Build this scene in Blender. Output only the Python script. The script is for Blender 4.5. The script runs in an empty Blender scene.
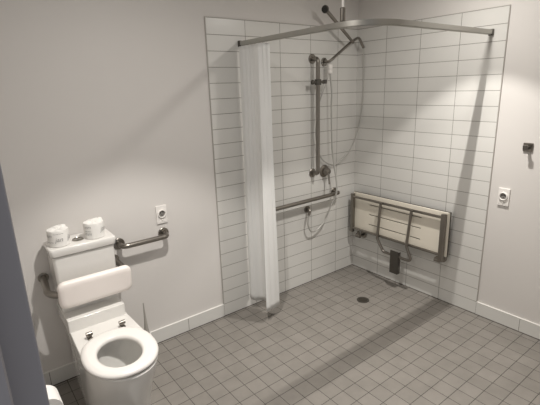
import bpy, bmesh, math, random
from mathutils import Vector, Matrix
random.seed(7)
S = bpy.context.scene
COL = S.collection
PI = math.pi

# ------------------------------------------------------------------ camera
cam_d = bpy.data.cameras.new('camera')
cam_d.sensor_width = 36.0
cam_d.lens = 417.48 / 540.0 * 36.0
cam_d.clip_start = 0.02
cam = bpy.data.objects.new('camera', cam_d)
COL.objects.link(cam)
yaw, pitch, roll = 0.65128, -0.270174, -0.031293
fw = Vector((math.sin(yaw)*math.cos(pitch), math.cos(yaw)*math.cos(pitch), math.sin(pitch)))
rt = Vector((math.cos(yaw), -math.sin(yaw), 0)); up = rt.cross(fw)
r2 = rt*math.cos(roll) + up*math.sin(roll); u2 = -rt*math.sin(roll) + up*math.cos(roll)
m = Matrix((r2, u2, -fw)).transposed().to_4x4()
m.translation = Vector((-2.85434, -2.47409, 1.66677))
cam.matrix_world = m
S.camera = cam

# ------------------------------------------------------------------ world, light, exposure
w = bpy.data.worlds.new('corridor_daylight'); S.world = w; w.use_nodes = True
w.node_tree.nodes['Background'].inputs[0].default_value = (0.88, 0.92, 1.0, 1)
w.node_tree.nodes['Background'].inputs[1].default_value = 0.13
S.view_settings.view_transform = 'Standard'
S.view_settings.look = 'None'
S.view_settings.gamma = 1.0
S.view_settings.exposure = 1.52
S.view_settings.use_curve_mapping = False
CEIL = 2.4
LAMP = (1.0, 0.957, 0.90)
LAMPS = [(-2.05, -1.04), (-0.585, -1.14)]
SPILL_W = 2.9
# each downlight: an even beam with a soft cut-off, a stronger core and a little wide spill
BEAMS = [((27.0, 88.0, 0.32), (20.0, 76.0, 1.0)), ((17.0, 84.5, 0.24), (28.0, 76.0, 1.0))]
for (lx, ly), beams in zip(LAMPS, BEAMS):
    for en, size, blend in beams:
        d = bpy.data.lights.new('downlight_beam', 'SPOT'); d.energy = en; d.color = LAMP
        d.spot_size = math.radians(size); d.spot_blend = blend; d.shadow_soft_size = 0.004
        o = bpy.data.objects.new('downlight_beam', d); o.location = (lx, ly, CEIL-0.012); COL.objects.link(o)
    d = bpy.data.lights.new('downlight_spill', 'AREA'); d.energy = SPILL_W; d.color = LAMP
    d.shape = 'DISK'; d.size = 0.15
    o = bpy.data.objects.new('downlight_spill', d); o.location = (lx, ly, CEIL-0.014); COL.objects.link(o)

# ------------------------------------------------------------------ materials
def mat(name, col, rough=0.5, metal=0.0, spec=0.5, noise=0.0, nscale=20, bump=0.0, bscale=60, coat=0.0, trans=0.0, sub=0.0):
    M = bpy.data.materials.new(name); M.use_nodes = True
    nt = M.node_tree; b = nt.nodes['Principled BSDF']
    b.inputs['Base Color'].default_value = (*col, 1)
    b.inputs['Roughness'].default_value = rough
    b.inputs['Metallic'].default_value = metal
    b.inputs['Specular IOR Level'].default_value = spec
    b.inputs['Coat Weight'].default_value = coat
    b.inputs['Transmission Weight'].default_value = trans
    if noise or bump:
        tc = nt.nodes.new('ShaderNodeTexCoord')
    if noise:
        n = nt.nodes.new('ShaderNodeTexNoise'); n.inputs['Scale'].default_value = nscale; n.inputs['Detail'].default_value = 4
        nt.links.new(tc.outputs['Object'], n.inputs['Vector'])
        mx = nt.nodes.new('ShaderNodeMix'); mx.data_type = 'RGBA'
        mx.inputs[6].default_value = (*[c*(1-noise) for c in col], 1)
        mx.inputs[7].default_value = (*[min(1, c*(1+noise)) for c in col], 1)
        nt.links.new(n.outputs['Fac'], mx.inputs[0]); nt.links.new(mx.outputs[2], b.inputs['Base Color'])
    if bump:
        n = nt.nodes.new('ShaderNodeTexNoise'); n.inputs['Scale'].default_value = bscale; n.inputs['Detail'].default_value = 5
        nt.links.new(tc.outputs['Object'], n.inputs['Vector'])
        bp = nt.nodes.new('ShaderNodeBump'); bp.inputs['Strength'].default_value = bump; bp.inputs['Distance'].default_value = 0.002
        nt.links.new(n.outputs['Fac'], bp.inputs['Height']); nt.links.new(bp.outputs['Normal'], b.inputs['Normal'])
    return M

def tile_mat(name, axes, off, bw, bh, c1, c2, grout, mortar, rough, bump=0.4, noise=0.05, nscale=6.0, fine=0.0):
    """axes: which object axes run along / across the bricks"""
    M = bpy.data.materials.new(name); M.use_nodes = True
    nt = M.node_tree; b = nt.nodes['Principled BSDF']
    tc = nt.nodes.new('ShaderNodeTexCoord'); sp = nt.nodes.new('ShaderNodeSeparateXYZ'); cb = nt.nodes.new('ShaderNodeCombineXYZ')
    nt.links.new(tc.outputs['Object'], sp.inputs[0])
    for i in (0, 1):
        a = nt.nodes.new('ShaderNodeMath'); a.operation = 'ADD'; a.inputs[1].default_value = off[i] + 30*(bw if i == 0 else bh)
        nt.links.new(sp.outputs['XYZ'.index(axes[i])], a.inputs[0]); nt.links.new(a.outputs[0], cb.inputs[i])
    br = nt.nodes.new('ShaderNodeTexBrick'); br.offset = 0.0; br.squash = 1.0
    br.inputs['Scale'].default_value = 1.0
    br.inputs['Brick Width'].default_value = bw; br.inputs['Row Height'].default_value = bh
    br.inputs['Mortar Size'].default_value = mortar; br.inputs['Mortar Smooth'].default_value = 0.15
    br.inputs['Color1'].default_value = (*c1, 1); br.inputs['Color2'].default_value = (*c2, 1)
    br.inputs['Mortar'].default_value = (*grout, 1)
    nt.links.new(cb.outputs[0], br.inputs['Vector'])
    n = nt.nodes.new('ShaderNodeTexNoise'); n.inputs['Scale'].default_value = nscale; n.inputs['Detail'].default_value = 6
    n.inputs['Roughness'].default_value = 0.6
    nt.links.new(tc.outputs['Object'], n.inputs['Vector'])
    mr = nt.nodes.new('ShaderNodeMapRange'); mr.inputs[1].default_value = 0.3; mr.inputs[2].default_value = 0.7
    mr.inputs[3].default_value = 1-noise; mr.inputs[4].default_value = 1+noise
    nt.links.new(n.outputs['Fac'], mr.inputs[0])
    mx = nt.nodes.new('ShaderNodeVectorMath'); mx.operation = 'SCALE'
    nt.links.new(br.outputs['Color'], mx.inputs[0]); nt.links.new(mr.outputs[0], mx.inputs['Scale'])
    nt.links.new(mx.outputs[0], b.inputs['Base Color'])
    rr = nt.nodes.new('ShaderNodeMapRange'); rr.inputs[3].default_value = rough; rr.inputs[4].default_value = 0.85
    nt.links.new(br.outputs['Fac'], rr.inputs[0]); nt.links.new(rr.outputs[0], b.inputs['Roughness'])
    inv = nt.nodes.new('ShaderNodeMath'); inv.operation = 'MULTIPLY_ADD'; inv.inputs[1].default_value = -1; inv.inputs[2].default_value = 1
    nt.links.new(br.outputs['Fac'], inv.inputs[0])
    h = inv
    if fine:
        f2 = nt.nodes.new('ShaderNodeTexNoise'); f2.inputs['Scale'].default_value = 180; f2.inputs['Detail'].default_value = 3
        nt.links.new(tc.outputs['Object'], f2.inputs['Vector'])
        ad = nt.nodes.new('ShaderNodeMath'); ad.operation = 'MULTIPLY_ADD'; ad.inputs[1].default_value = fine
        nt.links.new(f2.outputs['Fac'], ad.inputs[0]); nt.links.new(inv.outputs[0], ad.inputs[2]); h = ad
    bp = nt.nodes.new('ShaderNodeBump'); bp.inputs['Strength'].default_value = bump; bp.inputs['Distance'].default_value = 0.0015
    nt.links.new(h.outputs[0], bp.inputs['Height']); nt.links.new(bp.outputs['Normal'], b.inputs['Normal'])
    return M

PAINT = mat('wall_paint', (0.665, 0.64, 0.615), 0.75, noise=0.015, nscale=2.5, bump=0.06, bscale=220)
CEILP = mat('ceiling_paint', (0.72, 0.71, 0.68), 0.85, bump=0.05, bscale=200)
WT = dict(c1=(0.69, 0.68, 0.652), c2=(0.66, 0.652, 0.625), grout=(0.22, 0.205, 0.185), mortar=0.0018, rough=0.28, bump=0.5, noise=0.02, nscale=3)
TILE_B = tile_mat('white_tiles_back', 'XZ', (0.2336, 0.0), 0.3, 0.1, **WT)
TILE_R = tile_mat('white_tiles_right', 'YZ', (0.2934, 0.0), 0.3, 0.1, **WT)
TILE_L = tile_mat('white_tiles_left', 'YZ', (0.05, 0.0), 0.3, 0.1, **WT)
FLOORM = tile_mat('grey_floor_tiles', 'XY', (0.05, 0.025), 0.1, 0.1, (0.225, 0.208, 0.188), (0.202, 0.187, 0.168), (0.045, 0.040, 0.035), 0.0017, 0.36, bump=0.5, noise=0.09, nscale=9, fine=0.25)
TRIMW = mat('white_tile_edge', (0.80, 0.79, 0.76), 0.3)
CERAMIC = mat('white_ceramic', (0.76, 0.745, 0.715), 0.12, coat=0.3)
PLASTIC = mat('white_plastic', (0.80, 0.775, 0.745), 0.35)
VINYL = mat('white_vinyl_cushion', (0.86, 0.80, 0.76), 0.45, bump=0.08, bscale=150)
STEEL = mat('brushed_steel', (0.27, 0.25, 0.225), 0.3, 1.0, noise=0.05, nscale=90)
CHROME = mat('chrome', (0.36, 0.345, 0.32), 0.16, 1.0)
DARKMET = mat('dark_metal', (0.12, 0.112, 0.10), 0.4, 0.8)
ALU = mat('aluminium_rail', (0.44, 0.43, 0.40), 0.38, 0.9)
BLACK = mat('black_rubber', (0.02, 0.02, 0.02), 0.6)
FABRIC = mat('white_curtain_cloth', (0.84, 0.84, 0.825), 0.8, bump=0.15, bscale=300)
_n = FABRIC.node_tree; _tr = _n.nodes.new('ShaderNodeBsdfTranslucent'); _tr.inputs[0].default_value = (.74, .74, .72, 1)
_mx = _n.nodes.new('ShaderNodeMixShader'); _mx.inputs[0].default_value = .18
_n.links.new(_n.nodes['Principled BSDF'].outputs[0], _mx.inputs[1]); _n.links.new(_tr.outputs[0], _mx.inputs[2])
_n.links.new(_mx.outputs[0], _n.nodes['Material Output'].inputs[0])
CREAM = mat('cream_seat_board', (0.80, 0.75, 0.65), 0.4)
PAPER = mat('white_paper', (0.80, 0.785, 0.755), 0.85, bump=0.5, bscale=60)
INK = mat('grey_ink', (0.30, 0.295, 0.29), 0.7)
FRAMEC = mat('blue_grey_frame', (0.37, 0.34, 0.335), 0.5, noise=0.04, nscale=30)
WATER = mat('water', (0.75, 0.8, 0.8), 0.03, trans=1.0); WATER.node_tree.nodes['Principled BSDF'].inputs['IOR'].default_value = 1.33
HOSE = mat('silver_hose', (0.48, 0.47, 0.445), 0.35, 0.35, bump=0.6, bscale=400)
LENS = bpy.data.materials.new('lamp_lens'); LENS.use_nodes = True
_b = LENS.node_tree.nodes['Principled BSDF']; _b.inputs['Emission Color'].default_value = (*LAMP, 1); _b.inputs['Emission Strength'].default_value = 4.0

# ------------------------------------------------------------------ helpers
def new(): return bmesh.new()

def merge(bm, tmp, mw=None):
    if mw is not None: bmesh.ops.transform(tmp, matrix=mw, verts=tmp.verts)
    vm = {}
    for v in tmp.verts: vm[v] = bm.verts.new(v.co)
    for f in tmp.faces:
        nf = bm.faces.new([vm[v] for v in f.verts]); nf.smooth = f.smooth
    tmp.free()

def box(bm, lo, hi, bev=0.0, seg=2, mw=None):
    t = bmesh.new()
    bmesh.ops.create_cube(t, size=1)
    c = [(a+b)/2 for a, b in zip(lo, hi)]; s = [abs(b-a) for a, b in zip(lo, hi)]
    for v in t.verts: v.co = Vector((v.co.x*s[0]+c[0], v.co.y*s[1]+c[1], v.co.z*s[2]+c[2]))
    if bev:
        bmesh.ops.bevel(t, geom=t.edges[:], offset=bev, segments=seg, profile=0.5, affect='EDGES')
        for f in t.faces: f.smooth = True
    merge(bm, t, mw)

def fillet(pts, r, n=7):
    pts = [Vector(p) for p in pts]
    out = [pts[0]]
    for i in range(1, len(pts)-1):
        a, b, c = pts[i-1], pts[i], pts[i+1]
        d1 = (a-b); d2 = (c-b); l1, l2 = d1.length, d2.length; d1.normalize(); d2.normalize()
        ang = d1.angle(d2)
        if ang > PI-0.02: out.append(b); continue
        t = min(r/math.tan(ang/2), l1*0.49, l2*0.49)
        p0, p2 = b+d1*t, b+d2*t
        for k in range(n+1):
            s = k/n; out.append(p0*(1-s)**2 + b*2*s*(1-s) + p2*s*s)
    out.append(pts[-1]); return out

def catmull(pts, n=6):
    P = [Vector(p) for p in pts]; P = [P[0]*2-P[1]] + P + [P[-1]*2-P[-2]]; out = []
    for i in range(1, len(P)-2):
        for k in range(n):
            t = k/n; a, b, c, d = P[i-1:i+3]
            out.append(0.5*((2*b) + (c-a)*t + (2*a-5*b+4*c-d)*t*t + (3*b-a-3*c+d)*t**3))
    out.append(P[-2]); return out

def sweep(bm, path, sec, closed_sec=True, caps=True, upv=None):
    """sec: function/ list of 2D points (side, up) ; path: list of vectors"""
    n = len(path); rings = []
    prev_s = None
    for i, p in enumerate(path):
        t = (path[min(i+1, n-1)] - path[max(i-1, 0)]).normalized()
        if upv is not None:
            s = t.cross(upv).normalized()
        else:
            if prev_s is None:
                s = t.cross(Vector((0, 0, 1)))
                if s.length < 0.05: s = t.cross(Vector((0, 1, 0)))
            else: s = prev_s - t*prev_s.dot(t)
            s.normalize(); prev_s = s
        u = s.cross(t).normalized()
        ss = sec(i/(n-1)) if callable(sec) else sec
        rings.append([bm.verts.new(p + s*a + u*b) for a, b in ss])
    m_ = len(rings[0])
    for i in range(n-1):
        for j in range(m_):
            f = bm.faces.new((rings[i][j], rings[i][(j+1) % m_], rings[i+1][(j+1) % m_], rings[i+1][j])); f.smooth = True
    if caps:
        bm.faces.new(rings[0][::-1]); bm.faces.new(rings[-1])

def circ(r, n=14): return [(r*math.cos(2*PI*k/n), r*math.sin(2*PI*k/n)) for k in range(n)]

def tube(bm, pts, r, fil=0.0, n=14):
    path = fillet(pts, fil) if fil else [Vector(p) for p in pts]
    sweep(bm, path, circ(r, n))

def lathe(bm, prof, mw, n=28, cap=True):
    """prof: list of (radius, height) about local z"""
    rings = []
    for r, z in prof:
        rings.append([bm.verts.new(mw @ Vector((r*math.cos(2*PI*k/n), r*math.sin(2*PI*k/n), z))) for k in range(n)])
    for a, b in zip(rings[:-1], rings[1:]):
        for k in range(n):
            f = bm.faces.new((a[k], a[(k+1) % n], b[(k+1) % n], b[k])); f.smooth = True
    if cap:
        bm.faces.new(rings[0][::-1]); bm.faces.new(rings[-1])

def axis(loc, d):
    d = Vector(d).normalized()
    return Matrix.Translation(Vector(loc)) @ d.to_track_quat('Z', 'Y').to_matrix().to_4x4()

def obj(name, bm, m, parent=None, autosm=35):
    """link a mesh; bm is in world coordinates"""
    bmesh.ops.recalc_face_normals(bm, faces=bm.faces[:])
    off = Vector((0, 0, 0)); q = parent
    while q is not None: off += q.location; q = q.parent
    if parent is None and len(bm.verts):
        pass
    for v in bm.verts: v.co -= off
    me = bpy.data.meshes.new(name); bm.to_mesh(me); bm.free()
    me.materials.append(m)
    try: me.set_sharp_from_angle(angle=math.radians(autosm))
    except Exception: pass
    o = bpy.data.objects.new(name, me); COL.objects.link(o)
    if parent is not None: o.parent = parent
    if name not in ('cloth',) and len(me.polygons) < 6000:
        wn = o.modifiers.new('weighted_normals', 'WEIGHTED_NORMAL'); wn.keep_sharp = True
    return o

def thing(name, label, cat, loc, group=None):
    o = bpy.data.objects.new(name, None); COL.objects.link(o); o.location = loc
    o.empty_display_size = 0.05
    o['label'] = label; o['category'] = cat
    if group: o['group'] = group
    return o

def tag(o, label, cat, group=None):
    o['label'] = label; o['category'] = cat
    if group: o['group'] = group
    return o

def struct(name, bm, m, parent=None):
    o = obj(name, bm, m, parent); o['kind'] = 'structure'; return o

def flange(loc, d, r, name, m, parent, label=None, t=0.008):
    b = new(); lathe(b, [(0.3*r, 0), (r, 0), (r, t*0.7), (r*0.93, t), (r*0.6, t*1.15), (r*0.58, t*1.6), (0.3*r, t*1.6)], axis(loc, d), 26)
    return obj(name, b, m, parent)

# ------------------------------------------------------------------ room shell
PW = 0.007           # painted faces sit this far behind the tile faces
XL, YF = -2.845, -2.15
b = new(); box(b, (XL-0.1, -2.25, -0.1), (0.107, 0.107, 0.0)); struct('floor', b, FLOORM)
b = new(); box(b, (XL-0.1, -2.25, CEIL), (0.107, 0.107, CEIL+0.1)); struct('ceiling', b, CEILP)
b = new(); box(b, (XL-0.1, PW, 0), (0.107, 0.107, CEIL)); wb = struct('wall_back', b, PAINT)
b = new(); box(b, (PW, -2.25, 0), (0.107, PW, CEIL)); wr = struct('wall_right', b, PAINT)
b = new(); box(b, (XL-0.1, -2.15, 0), (XL, PW, CEIL)); wl = struct('wall_left', b, PAINT)
OX0, OX1 = -2.845, -1.60
b = new(); box(b, (OX1+0.05, -2.25, 0), (PW, YF, CEIL)); box(b, (XL-0.1, -2.25, 2.15), (OX1+0.05, YF, CEIL))
struct('wall_front', b, PAINT)
# tiled shower surrounds (about 7 mm proud of the paint)
b = new(); box(b, (-1.4336, 0, 0), (0, PW, 2.1)); struct('shower_tiling', b, TILE_B, wb)
b = new(); box(b, (0, -1.1934, 0), (PW, 0, 2.1)); struct('shower_tiling', b, TILE_R, wr)
b = new(); box(b, (-1.437, -0.0012, 0.1), (-1.4336, PW, 2.1)); box(b, (-1.437, -0.0012, 2.1), (0, PW, 2.1035)); struct('tile_edge_strip', b, mat('grey_edge_strip', (0.42, 0.40, 0.37), 0.4), wb)
b = new(); box(b, (-0.0012, -1.197, 0.1), (PW, -1.1934, 2.1)); box(b, (-0.0012, -1.197, 2.1), (PW, 0, 2.1035)); struct('tile_edge_strip', b, bpy.data.materials['grey_edge_strip'], wr)
# tiled skirting
b = new(); box(b, (XL, -0.003, 0), (-1.4336, PW, 0.096)); s = struct('baseboard_back', b, TILE_B)
b = new(); box(b, (XL, -0.0035, 0.096), (-1.4336, PW, 0.101)); struct('edge_strip', b, TRIMW, s)
b = new(); box(b, (-0.003, YF, 0), (PW, -1.1934, 0.096)); s = struct('baseboard_right', b, TILE_R)
b = new(); box(b, (-0.0035, YF, 0.096), (PW, -1.1934, 0.101)); struct('edge_strip', b, TRIMW, s)
b = new(); box(b, (XL, YF, 0), (XL+0.01, -0.003, 0.096)); s = struct('baseboard_left', b, TILE_L)
b = new(); box(b, (XL, YF, 0.096), (XL+0.0105, -0.003, 0.101)); struct('edge_strip', b, TRIMW, s)
SEAL = mat('dark_joint', (.05, .045, .04), .7)
b = new(); box(b, (-1.4336, -.002, 0), (-.002, 0, .004)); struct('joint_line', b, SEAL, wb)
b = new(); box(b, (XL+.012, -.005, 0), (-1.4336, -.003, .004)); struct('joint_line', b, SEAL, wb)
b = new(); box(b, (-.002, -1.1934, 0), (0, 0, .004)); struct('joint_line', b, SEAL, wr)
b = new(); box(b, (-.005, YF, 0), (-.003, -1.1934, .004)); struct('joint_line', b, SEAL, wr)
# blue-grey door frame round the doorway the picture is taken through
b = new()
box(b, (-2.99, -2.252, 0), (-2.837, -2.15, 2.15), 0.0015)
box(b, (-3.05, -2.275, 0), (-2.8525, -2.25, 2.15), 0.003)
box(b, (OX1-0.01, -2.252, 0), (OX1+0.06, -2.15, 2.15), 0.0015)
box(b, (-2.99, -2.252, 2.10), (OX1+0.06, -2.15, 2.155), 0.0015)
struct('door_1', b, FRAMEC)

# ------------------------------------------------------------------ ceiling downlights
for k, (lx, ly) in enumerate(LAMPS):
    t = thing('ceiling_light', ['round recessed ceiling downlight above the toilet side of the room', 'round recessed ceiling downlight over the shower area'][k], 'light', (lx, ly, CEIL), 'recessed ceiling downlights')
    b = new(); lathe(b, [(0.043, 0), (0.055, 0), (0.055, -0.004), (0.043, -0.006)], axis((lx, ly, CEIL), (0, 0, 1)), 28, cap=False); obj('trim_ring', b, PLASTIC, t)
    b = new(); lathe(b, [(0.001, -0.001), (0.042, -0.001), (0.042, 0.0)], axis((lx, ly, CEIL), (0, 0, 1)), 28, cap=False); obj('lens', b, LENS, t)

# ------------------------------------------------------------------ toilet
CX = -2.375
toilet = thing('toilet', 'white ceramic close-coupled toilet with open seat ring against the back wall', 'toilet', (CX, -0.40, 0))

def dshape(w, yb, yc, yf, ctr, n=64, p=2.15, rb=0.02):
    """outline by angle about (CX, ctr): straight sides from yb to yc, rounded nose to yf"""
    out = []
    for k in range(n):
        a = 2*PI*k/n
        dx, dy = math.cos(a), math.sin(a)
        lo, hi = 0.0, 2.0
        for _ in range(36):
            t = (lo+hi)/2; x, y = dx*t, ctr+dy*t
            if y >= yc:
                hx = abs(x)/(1-.09*min(1, (y-yc)/max(.01, yb-yc)*1.6)); inside = hx <= w and y <= yb
                if inside and hx > w-rb and y > yb-rb: inside = (hx-(w-rb))**2 + (y-(yb-rb))**2 <= rb*rb
            else: inside = (abs(x)/w)**p + (abs(y-yc)/abs(yf-yc))**p <= 1
            if inside: lo = t
            else: hi = t
        out.append((CX+dx*lo, ctr+dy*lo))
    return out

def loft(bm, rings, close_top=True, close_bot=True):
    R = [[bm.verts.new(c) for c in r] for r in rings]; n = len(R[0])
    for a, b_ in zip(R[:-1], R[1:]):
        for k in range(n):
            f = bm.faces.new((a[k], a[(k+1) % n], b_[(k+1) % n], b_[k])); f.smooth = True
    if close_bot: bm.faces.new(R[0][::-1])
    if close_top: bm.faces.new(R[-1])

CT = -0.63
def ell(a, bb, y0, z, n=64): return [(CX+a*math.cos(2*PI*k/n), y0+bb*math.sin(2*PI*k/n), z) for k in range(n)]
rings = []
for z, w_, yf, yc in [(0.0, .147, -.655, -.42), (0.02, .150, -.66, -.42), (0.12, .152, -.69, -.45), (0.22, .156, -.73, -.48), (0.30, .159, -.77, -.52), (0.36, .163, -.80, -.55), (0.41, .166, -.825, -.57), (0.435, .168, -.832, -.58), (0.442, .164, -.827, -.58)]:
    rings.append([(x, y, z) for x, y in dshape(w_, -0.004, yc, yf, CT)])
rings.append(ell(.125, .165, CT, .4425))
for z, a_, b_, yy in [(.43, .122, .160, CT), (.40, .128, .165, CT), (.34, .115, .15, CT+.005), (.28, .092, .12, CT+.01), (.22, .062, .085, CT+.02), (.17, .045, .06, CT+.03), (.15, .02, .03, CT+.03)]:
    rings.append(ell(a_, b_, yy, z))
b = new(); loft(b, rings)
obj('pan', b, CERAMIC, toilet)
b = new(); loft(b, [ell(.075, .098, CT+.014, .246), ell(.0755, .0985, CT+.014, .248)]); obj('water', b, WATER, toilet)
# raised ledge at the back of the pan that carries the cistern
b = new(); box(b, (CX-.156, -.268, .436), (CX+.144, -.004, .512), .005, 3)
obj('rear_ledge', b, CERAMIC, toilet)
# seat ring
SC = -0.620
def seat_ring(grow, z):
    out = []
    n = 72
    for k in range(n):
        a = 2*PI*k/n; c, s_ = math.cos(a), math.sin(a)
        A, B = .170+grow, (.212+grow if s_ < 0 else .205+grow)
        p = 2.15 if s_ < 0 else 2.35
        r = (abs(c/A)**p + abs(s_/B)**p)**(-1/p)
        out.append((CX-.006+c*r, SC+s_*r, z))
    return out
def seat_hole(grow, z, n=72):
    out = []
    for k in range(n):
        a = 2*PI*k/n; c, s_ = math.cos(a), math.sin(a)
        A, B = .098+grow, .130+grow
        r = (abs(c/A)**2.05 + abs(s_/B)**2.05)**(-1/2.05)
        out.append((CX-.012+c*r, SC-.013+s_*r, z))
    return out
z0 = .449
b = new(); rr = [seat_hole(.002, z0), seat_ring(-.004, z0), seat_ring(0, z0+.006), seat_ring(-.001, z0+.014), seat_ring(-.008, z0+.021), seat_ring(-.022, z0+.026)]
for k in range(1, 4): 
    A_, B_ = seat_ring(-.022, z0+.026), seat_hole(.014, z0+.024); s_ = k/4
    rr.append([tuple(p*(1-s_)+q*s_ for p, q in zip(i, j)) for i, j in zip(A_, B_)])
rr += [seat_hole(.012, z0+.0235), seat_hole(.004, z0+.018), seat_hole(0, z0+.008), seat_hole(.002, z0)]
loft(b, rr, False, False); bmesh.ops.remove_doubles(b, verts=b.verts, dist=1e-5)
seat = obj('seat', b, PLASTIC, toilet, 60)
for sx in (-1, 1):
    b = new()
    x = CX + sx*.085
    box(b, (x-.012, -.405, .444), (x+.012, -.372, .452), .002)
    lathe(b, [(.010, -.016), (.011, -.015), (.011, .015), (.010, .016)], axis((x, -.385, .468), (1, 0, 0)), 16)
    box(b, (x-.009, -.396, .45), (x+.009, -.372, .474), .003)
    h = obj('seat_hinge', b, STEEL, toilet); h['label'] = 'steel hinge block'
# buffers seen under the ring
# cistern
b = new()
def rrect(x0, x1, y0, y1, z, r=.018, n=5):
    out = []
    for cx_, cy_, a0 in ((x1-r, y1-r, 0), (x0+r, y1-r, PI/2), (x0+r, y0+r, PI), (x1-r, y0+r, 1.5*PI)):
        for k in range(n+1):
            a = a0+PI/2*k/n; out.append((cx_+r*math.cos(a), cy_+r*math.sin(a), z))
    return out
loft(b, [rrect(CX-.150, CX+.150, -.158, -.002, .492), rrect(CX-.153, CX+.153, -.162, -.002, .51), rrect(CX-.160, CX+.160, -.176, -.002, .838)])
obj('cistern', b, CERAMIC, toilet)
b = new()
loft(b, [rrect(CX-.161, CX+.161, -.177, -.002, .840), rrect(CX-.168, CX+.168, -.186, -.002, .846), rrect(CX-.171, CX+.171, -.189, -.002, .872), rrect(CX-.170, CX+.170, -.188, -.002, .884, .018), rrect(CX-.166, CX+.166, -.184, -.004, .889, .018)])
obj('cistern_lid', b, CERAMIC, toilet, 60)
b = new(); lathe(b, [(.001, .887), (.030, .887), (.030, .893), (.026, .896), (.024, .8935), (.001, .8935)], axis((CX-.01, -.105, 0), (0, 0, 1)), 30)
fb = obj('flush_button', b, CHROME, toilet); fb['label'] = 'chrome round flush button'
b = new(); box(b, (CX-.0107, -.127, .893), (CX-.0093, -.083, .8945)); obj('button_divider', b, DARKMET, fb)

# ------------------------------------------------------------------ padded backrest in front of the cistern
br_ = thing('toilet_backrest', 'white padded backrest cushion on a steel bar in front of the cistern', 'backrest', (CX, 0, 0.66))
b = new()
path = [(CX-.196, PW, .680), (CX-.212, -.185, .656), (CX-.15, -.224, .645), (CX+.16, -.222, .645), (CX+.205, -.130, .668), (CX+.198, PW, .676)]
tube(b, path, .0185, .06); obj('support_bar', b, STEEL, br_)
for sx in (-.196, .198): flange((CX+sx, PW, .679), (0, -1, 0), .028, 'wall_flange', STEEL, br_)
b = new()
def pad_ring(g, y, n=6):
    hw, hh, r = .190+g, .077+g, .036+g*.6
    out = []
    for cx_, cz_, a0 in ((hw-r, hh-r, 0), (-hw+r, hh-r, PI/2), (-hw+r, -hh+r, PI), (hw-r, -hh+r, 1.5*PI)):
        for k in range(n+1):
            a = a0+PI/2*k/n; out.append((cx_+r*math.cos(a), y, cz_+r*math.sin(a)))
    return out
loft(b, [pad_ring(-.02, -.238), pad_ring(-.005, -.240), pad_ring(0, -.247), pad_ring(0, -.262), pad_ring(-.004, -.270), pad_ring(-.012, -.275), pad_ring(-.03, -.278)])
rot = Matrix.Translation((CX+.015, 0, .655)) @ Matrix.Rotation(math.radians(-3), 4, 'X')
# rotate about its own centre line
bmesh.ops.transform(b, matrix=Matrix.Translation((0, -.258, 0)) @ Matrix.Rotation(math.radians(6), 4, 'X') @ Matrix.Translation((0, .258, 0)), verts=b.verts)
bmesh.ops.transform(b, matrix=Matrix.Translation((CX+.015, 0, .655)), verts=b.verts)
cu = obj('cushion', b, VINYL, br_, 50)

# ------------------------------------------------------------------ toilet rolls on the cistern
def text_mesh(body, size):
    cu_ = bpy.data.curves.new('lettering', 'FONT'); cu_.body = body; cu_.size = size; cu_.align_x = 'CENTER'; cu_.align_y = 'CENTER'
    cu_.shear = 0.25; cu_.resolution_u = 3
    o = bpy.data.objects.new('tmp_text', cu_); COL.objects.link(o)
    dg = bpy.context.evaluated_depsgraph_get()
    me = bpy.data.meshes.new_from_object(o.evaluated_get(dg))
    bpy.data.objects.remove(o); return me

def paper_roll(label, x, y, z, lines, ang, tuft):
    t = thing('toilet_roll', label, 'toilet roll', (x, y, z), 'wrapped toilet rolls on the cistern')
    r, h = .053, .088
    b = new(); n = 40; rings = []
    for rr_, zz, wob in [(r*.86, 0, 0), (r*.97, .002, 0), (r, .008, .001), (r, .05, .0008), (r, h-.008, .001), (r*.965, h, .0012), (r*.7, h+.003, .003), (r*.4, h+.002, .004), (r*.12, h-.004, .003)]:
        rings.append([(x+(rr_+wob*math.sin(9*a+zz*40))*math.cos(a), y+(rr_+wob*math.sin(9*a+zz*40))*math.sin(a), z+zz+wob*math.cos(7*a)) for a in [2*PI*k/n for k in range(n)]])
    loft(b, rings)
    body = obj('wrapped_roll', b, PAPER, t)
    # the folded twist of wrapping paper standing up at the back
    b = new(); tx, ty = tuft
    base = Vector((x+tx*.032, y+ty*.032, z+h-.004))
    rings = []
    for k, (hh, s_) in enumerate([(0, .030), (.006, .026), (.010, .019), (.012, .010)]):
        rings.append([(base.x+tx*hh*.5+s_*math.cos(a)*(1+.25*math.sin(3*a)), base.y+ty*hh*.5+s_*.75*math.sin(a)*(1+.2*math.cos(4*a)), base.z+hh+.003*math.sin(5*a)) for a in [2*PI*q/20 for q in range(20)]])
    loft(b, rings); obj('paper_fold', b, PAPER, t)
    for body_, size, zz, aa in lines:
        b = new()
        me = text_mesh(body_, size); tb = bmesh.new(); tb.from_mesh(me)
        bmesh.ops.subdivide_edges(tb, edges=[e for e in tb.edges if e.calc_length() > .006], cuts=2)
        for v in tb.verts:
            a = ang + aa + v.co.x/(r+.001); zv = v.co.y
            v.co = Vector((x+(r+.0018)*math.cos(a), y+(r+.0018)*math.sin(a), z+zz+zv))
        merge(b, tb)
        obj('printed_script', b, INK, body)
    return t
RS = [('jan', .033, .042, -.05), ('~~~~', .022, .074, -.05), ('mm', .026, .064, -1.05), ('~~~', .030, .030, -1.05), ('jan', .040, .045, 1.2)]
RS2 = [('mm', .026, .070, -.75), ('~~', .030, .048, -.75), ('mm', .026, .032, -.75), ('jan', .036, .05, .9)]
paper_roll('paper-wrapped toilet roll with grey script, on the left end of the cistern lid', -2.480, -.118, .889, RS, math.atan2(-2.3, -.25), (.5, .85))
paper_roll('paper-wrapped toilet roll on the cistern lid, right of the flush button', -2.297, -.118, .889, RS2, math.atan2(-2.3, -.35), (.75, .65))

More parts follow.
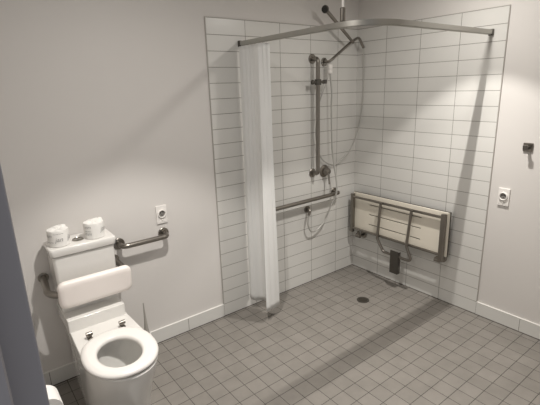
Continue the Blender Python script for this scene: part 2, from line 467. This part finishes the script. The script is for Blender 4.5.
# ------------------------------------------------------------------ grab bars
def grab(label, pts, fl, m, group='wall grab rails', fil=.05, r=.016, fr=.036, loc=None):
    t = thing('grab_rail', label, 'grab rail', loc or pts[0], group)
    b = new(); tube(b, pts, r, fil, 16); obj('rail_tube', b, m, t)
    for p, d in fl: flange(p, d, fr, 'wall_flange', m, t)
    return t
grab('short horizontal steel grab rail beside the cistern, under the left socket',
     [(-2.139, PW, .769), (-2.139, -.072, .769), (-1.848, -.072, .769), (-1.848, PW, .769)],
     [((-2.139, PW, .769), (0, -1, 0)), ((-1.848, PW, .769), (0, -1, 0))], STEEL)
grab('long horizontal steel grab rail on the shower wall tiles, beside the curtain',
     [(-1.045, 0, .764), (-1.045, -.065, .764), (-.262, -.065, .770), (-.262, 0, .770)],
     [((-1.045, 0, .764), (0, -1, 0)), ((-.262, 0, .770), (0, -1, 0))], STEEL)
vr = grab('vertical steel grab rail on the shower wall with a sliding holder',
     [(-.520, 0, 1.864), (-.520, -.066, 1.864), (-.520, -.066, .972), (-.520, 0, .972)],
     [((-.520, 0, 1.864), (0, -1, 0)), ((-.520, 0, .972), (0, -1, 0))], STEEL)
b = new()
lathe(b, [(.024, -.022), (.026, -.020), (.026, .020), (.024, .022)], axis((-.520, -.066, 1.690), (0, 0, 1)), 20)
tube(b, [(-.575, -.066, 1.690), (-.440, -.068, 1.692)], .011)
lathe(b, [(.014, 0), (.019, .002), (.019, .026), (.013, .03)], axis((-.450, -.068, 1.677), (0, 0, 1)), 18)
lathe(b, [(.012, 0), (.017, .004), (.017, .016), (.012, .02)], axis((-.566, -.066, 1.690), (-1, 0, 0)), 16)
sh = obj('sliding_holder', b, DARKMET, vr); sh['label'] = 'dark clamp holder'

# ------------------------------------------------------------------ shower fittings
arm = thing('shower_arm', 'angled shower supply arm from a round wall plate, near the top of the tiles', 'shower arm', (-.392, 0, 1.842))  # the shower arm coming off its round wall plate
b = new(); tube(b, [(-.392, 0, 1.842), (-.392, -.062, 1.842), (-.160, -.075, 1.993), (-.078, -.08, 2.030), (-.024, -.085, 1.95)], .0105, .03); obj('pipe', b, STEEL, arm)
flange((-.392, 0, 1.842), (0, -1, 0), .033, 'wall_plate', CHROME, arm)
b = new(); lathe(b, [(.012, 0), (.019, .003), (.022, .02), (.019, .036), (.012, .04)], axis((-.385, -.06, 1.822), (0, 0, -1)), 18)
lathe(b, [(.016, 0), (.021, .004), (.021, .03), (.014, .036)], axis((-.385, -.06, 1.784), (0, 0, -1)), 18)
dv = obj('diverter', b, PLASTIC, arm); dv['label'] = 'white diverter body'
hs = thing('hand_shower', 'hand shower with dark round head tilted up over the curtain rail', 'hand shower', (-.16, -.10, 1.99))
b = new(); A = Vector((-.165, -.098, 1.985)); B = Vector((-.480, -.122, 2.185))
path = [A.lerp(B, k/10) for k in range(11)]
sweep(b, path, lambda s: circ(.0105+.003*s, 14)); obj('handle', b, STEEL, hs)
dn = (B-A).normalized()
hd = (dn*.35 + Vector((-.55, -.15, -.30))).normalized()
b = new(); lathe(b, [(.010, -.026), (.016, -.020), (.026, -.006), (.029, .004), (.027, .010)], axis(B+dn*.025, hd), 28); he = obj('shower_head', b, DARKMET, hs)
b = new(); lathe(b, [(.001, .0135), (.022, .0135), (.024, .0105), (.024, .009)], axis(B+dn*.025, hd), 26, cap=False)
for q in range(8):
    a = 2*PI*q/8; lathe(b, [(.003, .0135), (.0025, .0165), (.0005, .017)], axis(B+dn*.025, hd) @ Matrix.Translation((.014*math.cos(a), .014*math.sin(a), 0)), 8)
sp_ = obj('spray_plate', b, BLACK, he); sp_['label'] = 'black nozzle plate'
def hose(label, pts, r=.0065):
    b = new(); sweep(b, catmull(pts, 7), circ(r, 10)); return tag(obj('shower_hose', b, HOSE), label, 'shower hose', 'flexible shower hoses')
hose('thin shower hose hanging from the arm end in a loop behind the valve',
     [(-.023, -.085, 1.948), (-.008, -.08, 1.778), (-.006, -.075, 1.536), (-.036, -.06, 1.286), (-.13, -.045, 1.108), (-.245, -.03, 1.033), (-.325, -.025, 1.018), (-.43, -.025, 1.076), (-.485, -.025, 1.181), (-.505, -.028, 1.326), (-.475, -.03, 1.52), (-.415, -.05, 1.68), (-.397, -.06, 1.755)], .0050)
hose('shower hose dropping from the diverter to a low loop at the wall outlet',
     [(-.385, -.062, 1.748), (-.363, -.060, 1.62), (-.359, -.055, 1.472), (-.345, -.055, 1.146), (-.327, -.088, .889), (-.335, -.095, .77), (-.372, -.07, .673), (-.414, -.055, .565), (-.495, -.045, .492), (-.573, -.045, .485), (-.612, -.045, .552), (-.605, -.045, .640)])
ol = thing('hose_outlet', 'small round wall outlet feeding the hose, below the long grab rail', 'hose outlet', (-.585, 0, .674))
flange((-.585, 0, .674), (0, -1, 0), .030, 'wall_plate', STEEL, ol)
b = new(); tube(b, [(-.585, 0, .674), (-.588, -.045, .674), (-.603, -.046, .632)], .011, .018); obj('elbow', b, STEEL, ol)
vv = thing('shower_valve', 'round shower mixer valve with lever, right of the vertical grab rail', 'shower valve', (-.385, 0, .985))
b = new(); lathe(b, [(.02, 0), (.052, 0), (.052, .005), (.045, .009), (.03, .012), (.029, .05), (.025, .056), (.005, .058)], axis((-.385, 0, .970), (0, -1, 0)), 32); obj('valve_body', b, STEEL, vv)
b = new(); sweep(b, [Vector((-.385, -.048, .962)), Vector((-.388, -.060, .918)), Vector((-.397, -.076, .868))], lambda s: circ(.0085-.002*s, 12)); obj('lever', b, CHROME, vv)

# ------------------------------------------------------------------ shower curtain and its rail
rail = thing('curtain_rail', 'curved grey metal shower curtain rail running between the two walls', 'curtain rail', (-1.185, 0, 1.957))
pts = fillet([(-1.182, 0, 1.950), (-1.200, -1.112, 1.952), (0, -1.100, 1.957)], .25, 16)
RW, RH = .0120, .0145
sec = [(-RW, -RH), (RW*.45, -RH), (RW*.45, -RH*.72), (RW, -RH*.72), (RW, RH), (-RW, RH)]
b = new(); sweep(b, pts, sec, upv=Vector((0, 0, 1))); obj('rail_profile', b, ALU, rail, 30)
b = new(); box(b, (-1.199, -.020, 1.931), (-1.165, 0, 1.969), .003); r1 = obj('end_bracket', b, DARKMET, rail)
b = new(); box(b, (-.016, -1.116, 1.938), (0, -1.084, 1.976), .003); r2_ = obj('end_bracket', b, DARKMET, rail)
b = new(); tube(b, [(-1.188, -.930, 2.02), (-1.188, -.930, CEIL)], .0062); rod = obj('ceiling_rod', b, PLASTIC, rail); rod['label'] = 'thin white rod'
b = new(); lathe(b, [(.009, 1.968), (.014, 1.970), (.014, 2.030), (.009, 2.034)], axis((-1.188, -.930, 0), (0, 0, 1)), 18); obj('rod_sleeve', b, STEEL, rail)

cur = thing('shower_curtain', 'white cloth shower curtain bunched against the tiled wall', 'curtain', (-1.19, -.16, 0.02))
NU, NV = 150, 44
# plan polylines (x, y) at the top and the hem; the cloth is bunched in pleats
TOPP = [(-1.200, -.018), (-1.214, -.060), (-1.200, -.100), (-1.190, -.140), (-1.196, -.185), (-1.214, -.240), (-1.188, -.275), (-1.164, -.300)]
HEMP = [(-1.198, -.014), (-1.224, -.053), (-1.210, -.091), (-1.166, -.110), (-1.158, -.165), (-1.251, -.290), (-1.190, -.280), (-1.103, -.256)]
TOPC, HEMC = catmull([(x, y, 0) for x, y in TOPP], 40), catmull([(x, y, 0) for x, y in HEMP], 40)
def plan(u, top):
    C_ = TOPC if top else HEMC
    f = u*(len(C_)-1); i = min(int(f), len(C_)-2); p = C_[i].lerp(C_[i+1], f-i)
    w_ = .0045*math.sin(u*2*PI*9+.4)*(1 if top else .5)
    return p.x + w_, p.y - w_*.5
b = new(); G = []
for j in range(NV+1):
    v = j/NV; row = []
    for i in range(NU+1):
        u = i/NU
        xt, yt = plan(u, True); xb, yb = plan(u, False)
        s_ = v**1.35
        hem = .090 + .006*math.sin(u*11)
        x = xt*(1-s_)+xb*s_ ; y = yt*(1-s_)+yb*s_
        x += .005*math.sin(5*v+9*u)*v*(1-v)*2; y += .004*math.sin(4*v+14*u)*v*(1-v)*2
        y = min(y, -.013)
        row.append(b.verts.new((x, y, 1.930*(1-v)+hem*v)))
    G.append(row)
for j in range(NV):
    for i in range(NU):
        f = b.faces.new((G[j][i], G[j][i+1], G[j+1][i+1], G[j+1][i])); f.smooth = True
cl = obj('cloth', b, FABRIC, cur, 180)
md = cl.modifiers.new('thickness', 'SOLIDIFY'); md.thickness = .0012
for i in range(7):
    u = .04+.92*i/6; x, y = -1.187, -.022-.280*u
    b = new(); box(b, (x-.004, y-.004, 1.929), (x+.004, y+.004, 1.9352), .001); obj('glider', b, PLASTIC, cur)

# ------------------------------------------------------------------ fold-up shower seat on the right wall
st = thing('shower_seat', 'folded cream slatted shower seat in a steel frame on the right wall', 'shower seat', (0, -.5, .33))
SX = -.085
Y0, Y1, Z0, Z1 = -.070, -.965, .408, .728
# cream board with three long slots: built as strips joined at both ends
b = new()
bx0, bx1 = -.064, -.050
slots = [.655, .567, .477]; sw = .008; sy0, sy1 = -.232, -.738
box(b, (bx0, Y1+.0, Z0-.012), (bx1, sy1, Z1+.014), .004)
box(b, (bx0, sy0, Z0-.012), (bx1, Y0+.018, Z1+.014), .004)
zs = [Z0-.012] + sum([[z_-sw/2, z_+sw/2] for z_ in slots[::-1]], []) + [Z1+.014]
for k in range(0, len(zs), 2): box(b, (bx0+.0003, sy1-.003, zs[k]), (bx1-.0003, sy0+.003, zs[k+1]), .002)
obj('seat_board', b, CREAM, st)
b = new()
box(b, (bx1+.0002, Y1+.002, Z0-.010), (bx1+.004, Y0+.016, Z1+.012)); bb_ = obj('slot_shade_sheet', b, DARKMET, st); bb_['label'] = 'dark sheet added to stand in for shade in the slots'  # added dark sheet: its colour stands in for shade inside the slots
b = new()
def edge_band(x0, x1):
    box(b, (x0, Y1-.0025, Z1+.0142), (x1, Y0+.0205, Z1+.0165)); box(b, (x0, Y1-.0025, Z0-.0145), (x1, Y0+.0205, Z0-.0122))
    box(b, (x0, Y1-.0025, Z0-.0122), (x1, Y1-.0002, Z1+.0142)); box(b, (x0, Y0+.0182, Z0-.0122), (x1, Y0+.0205, Z1+.0142))
edge_band(bx0+.007, bx1+.006)
eb = obj('edge_band', b, DARKMET, st); eb['label'] = 'dark edging'
# frame
b = new(); tube(b, [(SX, Y0, Z1-.024), (SX, Y1+.05, Z1-.024)], .0105); obj('frame_tube', b, STEEL, st)
b = new(); tube(b, [(SX, Y0, Z0+.004), (SX, Y1+.05, Z0+.004)], .0105); obj('frame_tube', b, STEEL, st)
b = new(); box(b, (SX-.012, Y0-.008, Z0-.035), (SX+.016, Y0+.024, Z1+.004), .004); obj('side_bar', b, STEEL, st)
b = new(); box(b, (SX-.014, Y1+.014, Z0-.045), (SX+.016, Y1+.050, Z1+.004), .004); obj('side_bar', b, STEEL, st)
# swing leg: two tubes bent into a U with a foot plate
b = new()
ya, yb_ = -.362, -.655
tube(b, [(SX-.022, ya-.022, Z1-.012), (SX-.022, ya, .392), (SX-.020, ya-.065, .292), (SX-.020, yb_-.050, .286), (SX-.022, yb_+.005, .405), (SX-.022, yb_-.022, Z1-.012)], .0115, .03)
obj('leg_loop', b, STEEL, st)
b = new(); box(b, (SX-.042, -.590, .140), (SX-.031, -.512, .338), .004); box(b, (SX-.042, -.590, .140), (SX-.004, -.584, .33), .002)
fp = obj('foot_plate', b, DARKMET, st); fp['label'] = 'dark foot plate'
for yy, zz in ((-.130, .342), (-.905, .356)):
    b = new()
    lathe(b, [(.012, 0), (.034, 0), (.034, .006), (.026, .010), (.012, .011)], axis((0, yy, zz), (-1, 0, 0)), 24)
    tube(b, [(0, yy, zz), (-.074, yy, zz), (-.080, yy, Z0-.02)], .0125, .02)
    lathe(b, [(.010, -.022), (.018, -.022), (.018, .022), (.010, .022)], axis((-.077, yy, zz+.006), (0, 1, 0)), 18)
    obj('wall_hinge', b, STEEL, st)

# ------------------------------------------------------------------ sockets, hook, drain
def socket(label, M):
    t = thing('wall_socket', label, 'socket', M.translation, 'white wall sockets')
    def place(bm): bmesh.ops.transform(bm, matrix=M, verts=bm.verts); return bm
    b = new(); box(b, (-.036, -.059, 0), (.036, .059, .010), .003); p = obj('face_plate', place(b), PLASTIC, t)
    b = new(); lathe(b, [(.0205, .010), (.0275, .010), (.0275, .0185), (.0245, .0200), (.0215, .0185), (.0205, .0105)], Matrix.Translation((0, .006, 0)), 30, cap=False); obj('shroud_ring', place(b), PLASTIC, t)
    b = new(); lathe(b, [(.001, .0104), (.0205, .0104), (.0205, .0112), (.001, .0112)], Matrix.Translation((0, .006, 0)), 26); rc = obj('recess', place(b), mat('socket_recess', (.20, .19, .175), .6) if 'socket_recess' not in bpy.data.materials else bpy.data.materials['socket_recess'], t)
    b = new()
    for dx, dy, an in ((-.0085, .012, -30), (.0085, .012, 30), (0, -.003, 0)):
        box(b, (-.0017, -.0045, .0112), (.0017, .0045, .0118), mw=Matrix.Translation((dx, dy, 0)) @ Matrix.Rotation(math.radians(an), 4, 'Z'))
    obj('pin_slots', place(b), BLACK, rc)
    b = new(); box(b, (-.005, -.040, .010), (.005, -.028, .0135), .001); obj('rocker_switch', place(b), PLASTIC, t)
    b = new(); box(b, (-.0015, -.026, .010), (.0015, -.0235, .0108)); box(b, (-.030, -.0500, .0100), (.030, -.0495, .0104)); obj('mark', place(b), DARKMET, p)
    return t
# local x runs along the wall, local y up, local z out of the wall
Mb = Matrix(((1, 0, 0, -1.849), (0, 0, -1, PW), (0, 1, 0, .896), (0, 0, 0, 1)))
Mr = Matrix(((0, 0, -1, PW), (-1, 0, 0, -1.291), (0, 1, 0, .914), (0, 0, 0, 1)))
socket('white wall socket on the back wall above the short grab rail', Mb)
socket('white wall socket on the painted right wall beside the tile edge', Mr)

hk = thing('robe_hook', 'small square dark metal robe hook on the right wall above the socket', 'hook', (PW, -1.398, 1.255))
b = new(); box(b, (PW-.009, -1.426, 1.228), (PW, -1.370, 1.282), .002); obj('back_plate', b, STEEL, hk)
b = new(); tube(b, [(PW-.006, -1.400, 1.252), (-.048, -1.400, 1.252)], .010)
box(b, (-.052, -1.413, 1.244), (-.040, -1.387, 1.272), .003)
obj('peg', b, DARKMET, hk)

dr = thing('floor_drain', 'round dark metal floor drain in the grey shower floor', 'drain', (-.459, -.519, 0))
b = new(); lathe(b, [(.034, .0005), (.049, .0005), (.049, .003), (.044, .0042), (.036, .003), (.034, .0015)], axis((-.459, -.519, 0), (0, 0, 1)), 32, cap=False); obj('drain_ring', b, DARKMET, dr)
b = new(); lathe(b, [(.001, .0002), (.0355, .0002), (.0355, .0012), (.001, .0012)], axis((-.459, -.519, 0), (0, 0, 1)), 28)
for k in range(-3, 4):
    hw = math.sqrt(.034**2-(k*.0095)**2); box(b, (-.459+k*.0095-.0018, -.519-hw, .001), (-.459+k*.0095+.0018, -.519+hw, .003))
obj('drain_grate', b, mat('drain_dark', (.09, .08, .066), .5, .6), dr)

# ------------------------------------------------------------------ toilet brush behind the pan
tb = thing('toilet_brush', 'toilet brush with thin tapered handle behind the toilet, by the back wall', 'toilet brush', (-2.078, -.125, 0))
BX, BY = -2.078, -.125
b = new(); lathe(b, [(.020, 0), (.036, 0), (.038, .01), (.034, .12), (.026, .17), (.022, .172)], axis((BX, BY, 0), (0, 0, 1)), 26); obj('holder', b, PLASTIC, tb)
b = new(); lathe(b, [(.018, .172), (.017, .19), (.012, .23), (.008, .28), (.005, .34), (.0035, .395), (.002, .398)], axis((BX, BY, 0), (0, 0, 1)), 18); obj('handle', b, mat('grey_handle', (.36, .34, .31), .4), tb)

# ------------------------------------------------------------------ toilet roll in its holder on the left wall
RX, RY, RZ = -2.742, -.845, .512
th = thing('roll_holder', 'wall holder for the loose toilet roll, left of the toilet by the doorway', 'roll holder', (XL, RY, RZ))
b = new(); box(b, (XL, RY-.075, RZ-.03), (XL+.006, RY+.075, RZ+.03), .002)
tube(b, [(XL+.004, RY+.066, RZ), (RX, RY+.066, RZ), (RX, RY-.062, RZ)], .006, .012)
obj('bracket', b, STEEL, th)
tr = thing('toilet_roll', 'loose white toilet roll on the holder beside the blue-grey door frame', 'toilet roll', (RX, RY, RZ-.053))
b = new()
lathe(b, [(.0205, -.05), (.0535, -.05), (.055, -.047), (.055, .047), (.0535, .05), (.0205, .05), (.0205, -.05)], axis((RX, RY, RZ-.012), (0, 1, 0)), 36, cap=False); obj('paper', b, PAPER, tr)
b = new()
lathe(b, [(.0185, -.049), (.0204, -.049), (.0204, .049), (.0185, .049), (.0185, -.049)], axis((RX, RY, RZ-.012), (0, 1, 0)), 28, cap=False); obj('cardboard_core', b, mat('grey_cardboard', (.30, .26, .22), .9), tr)
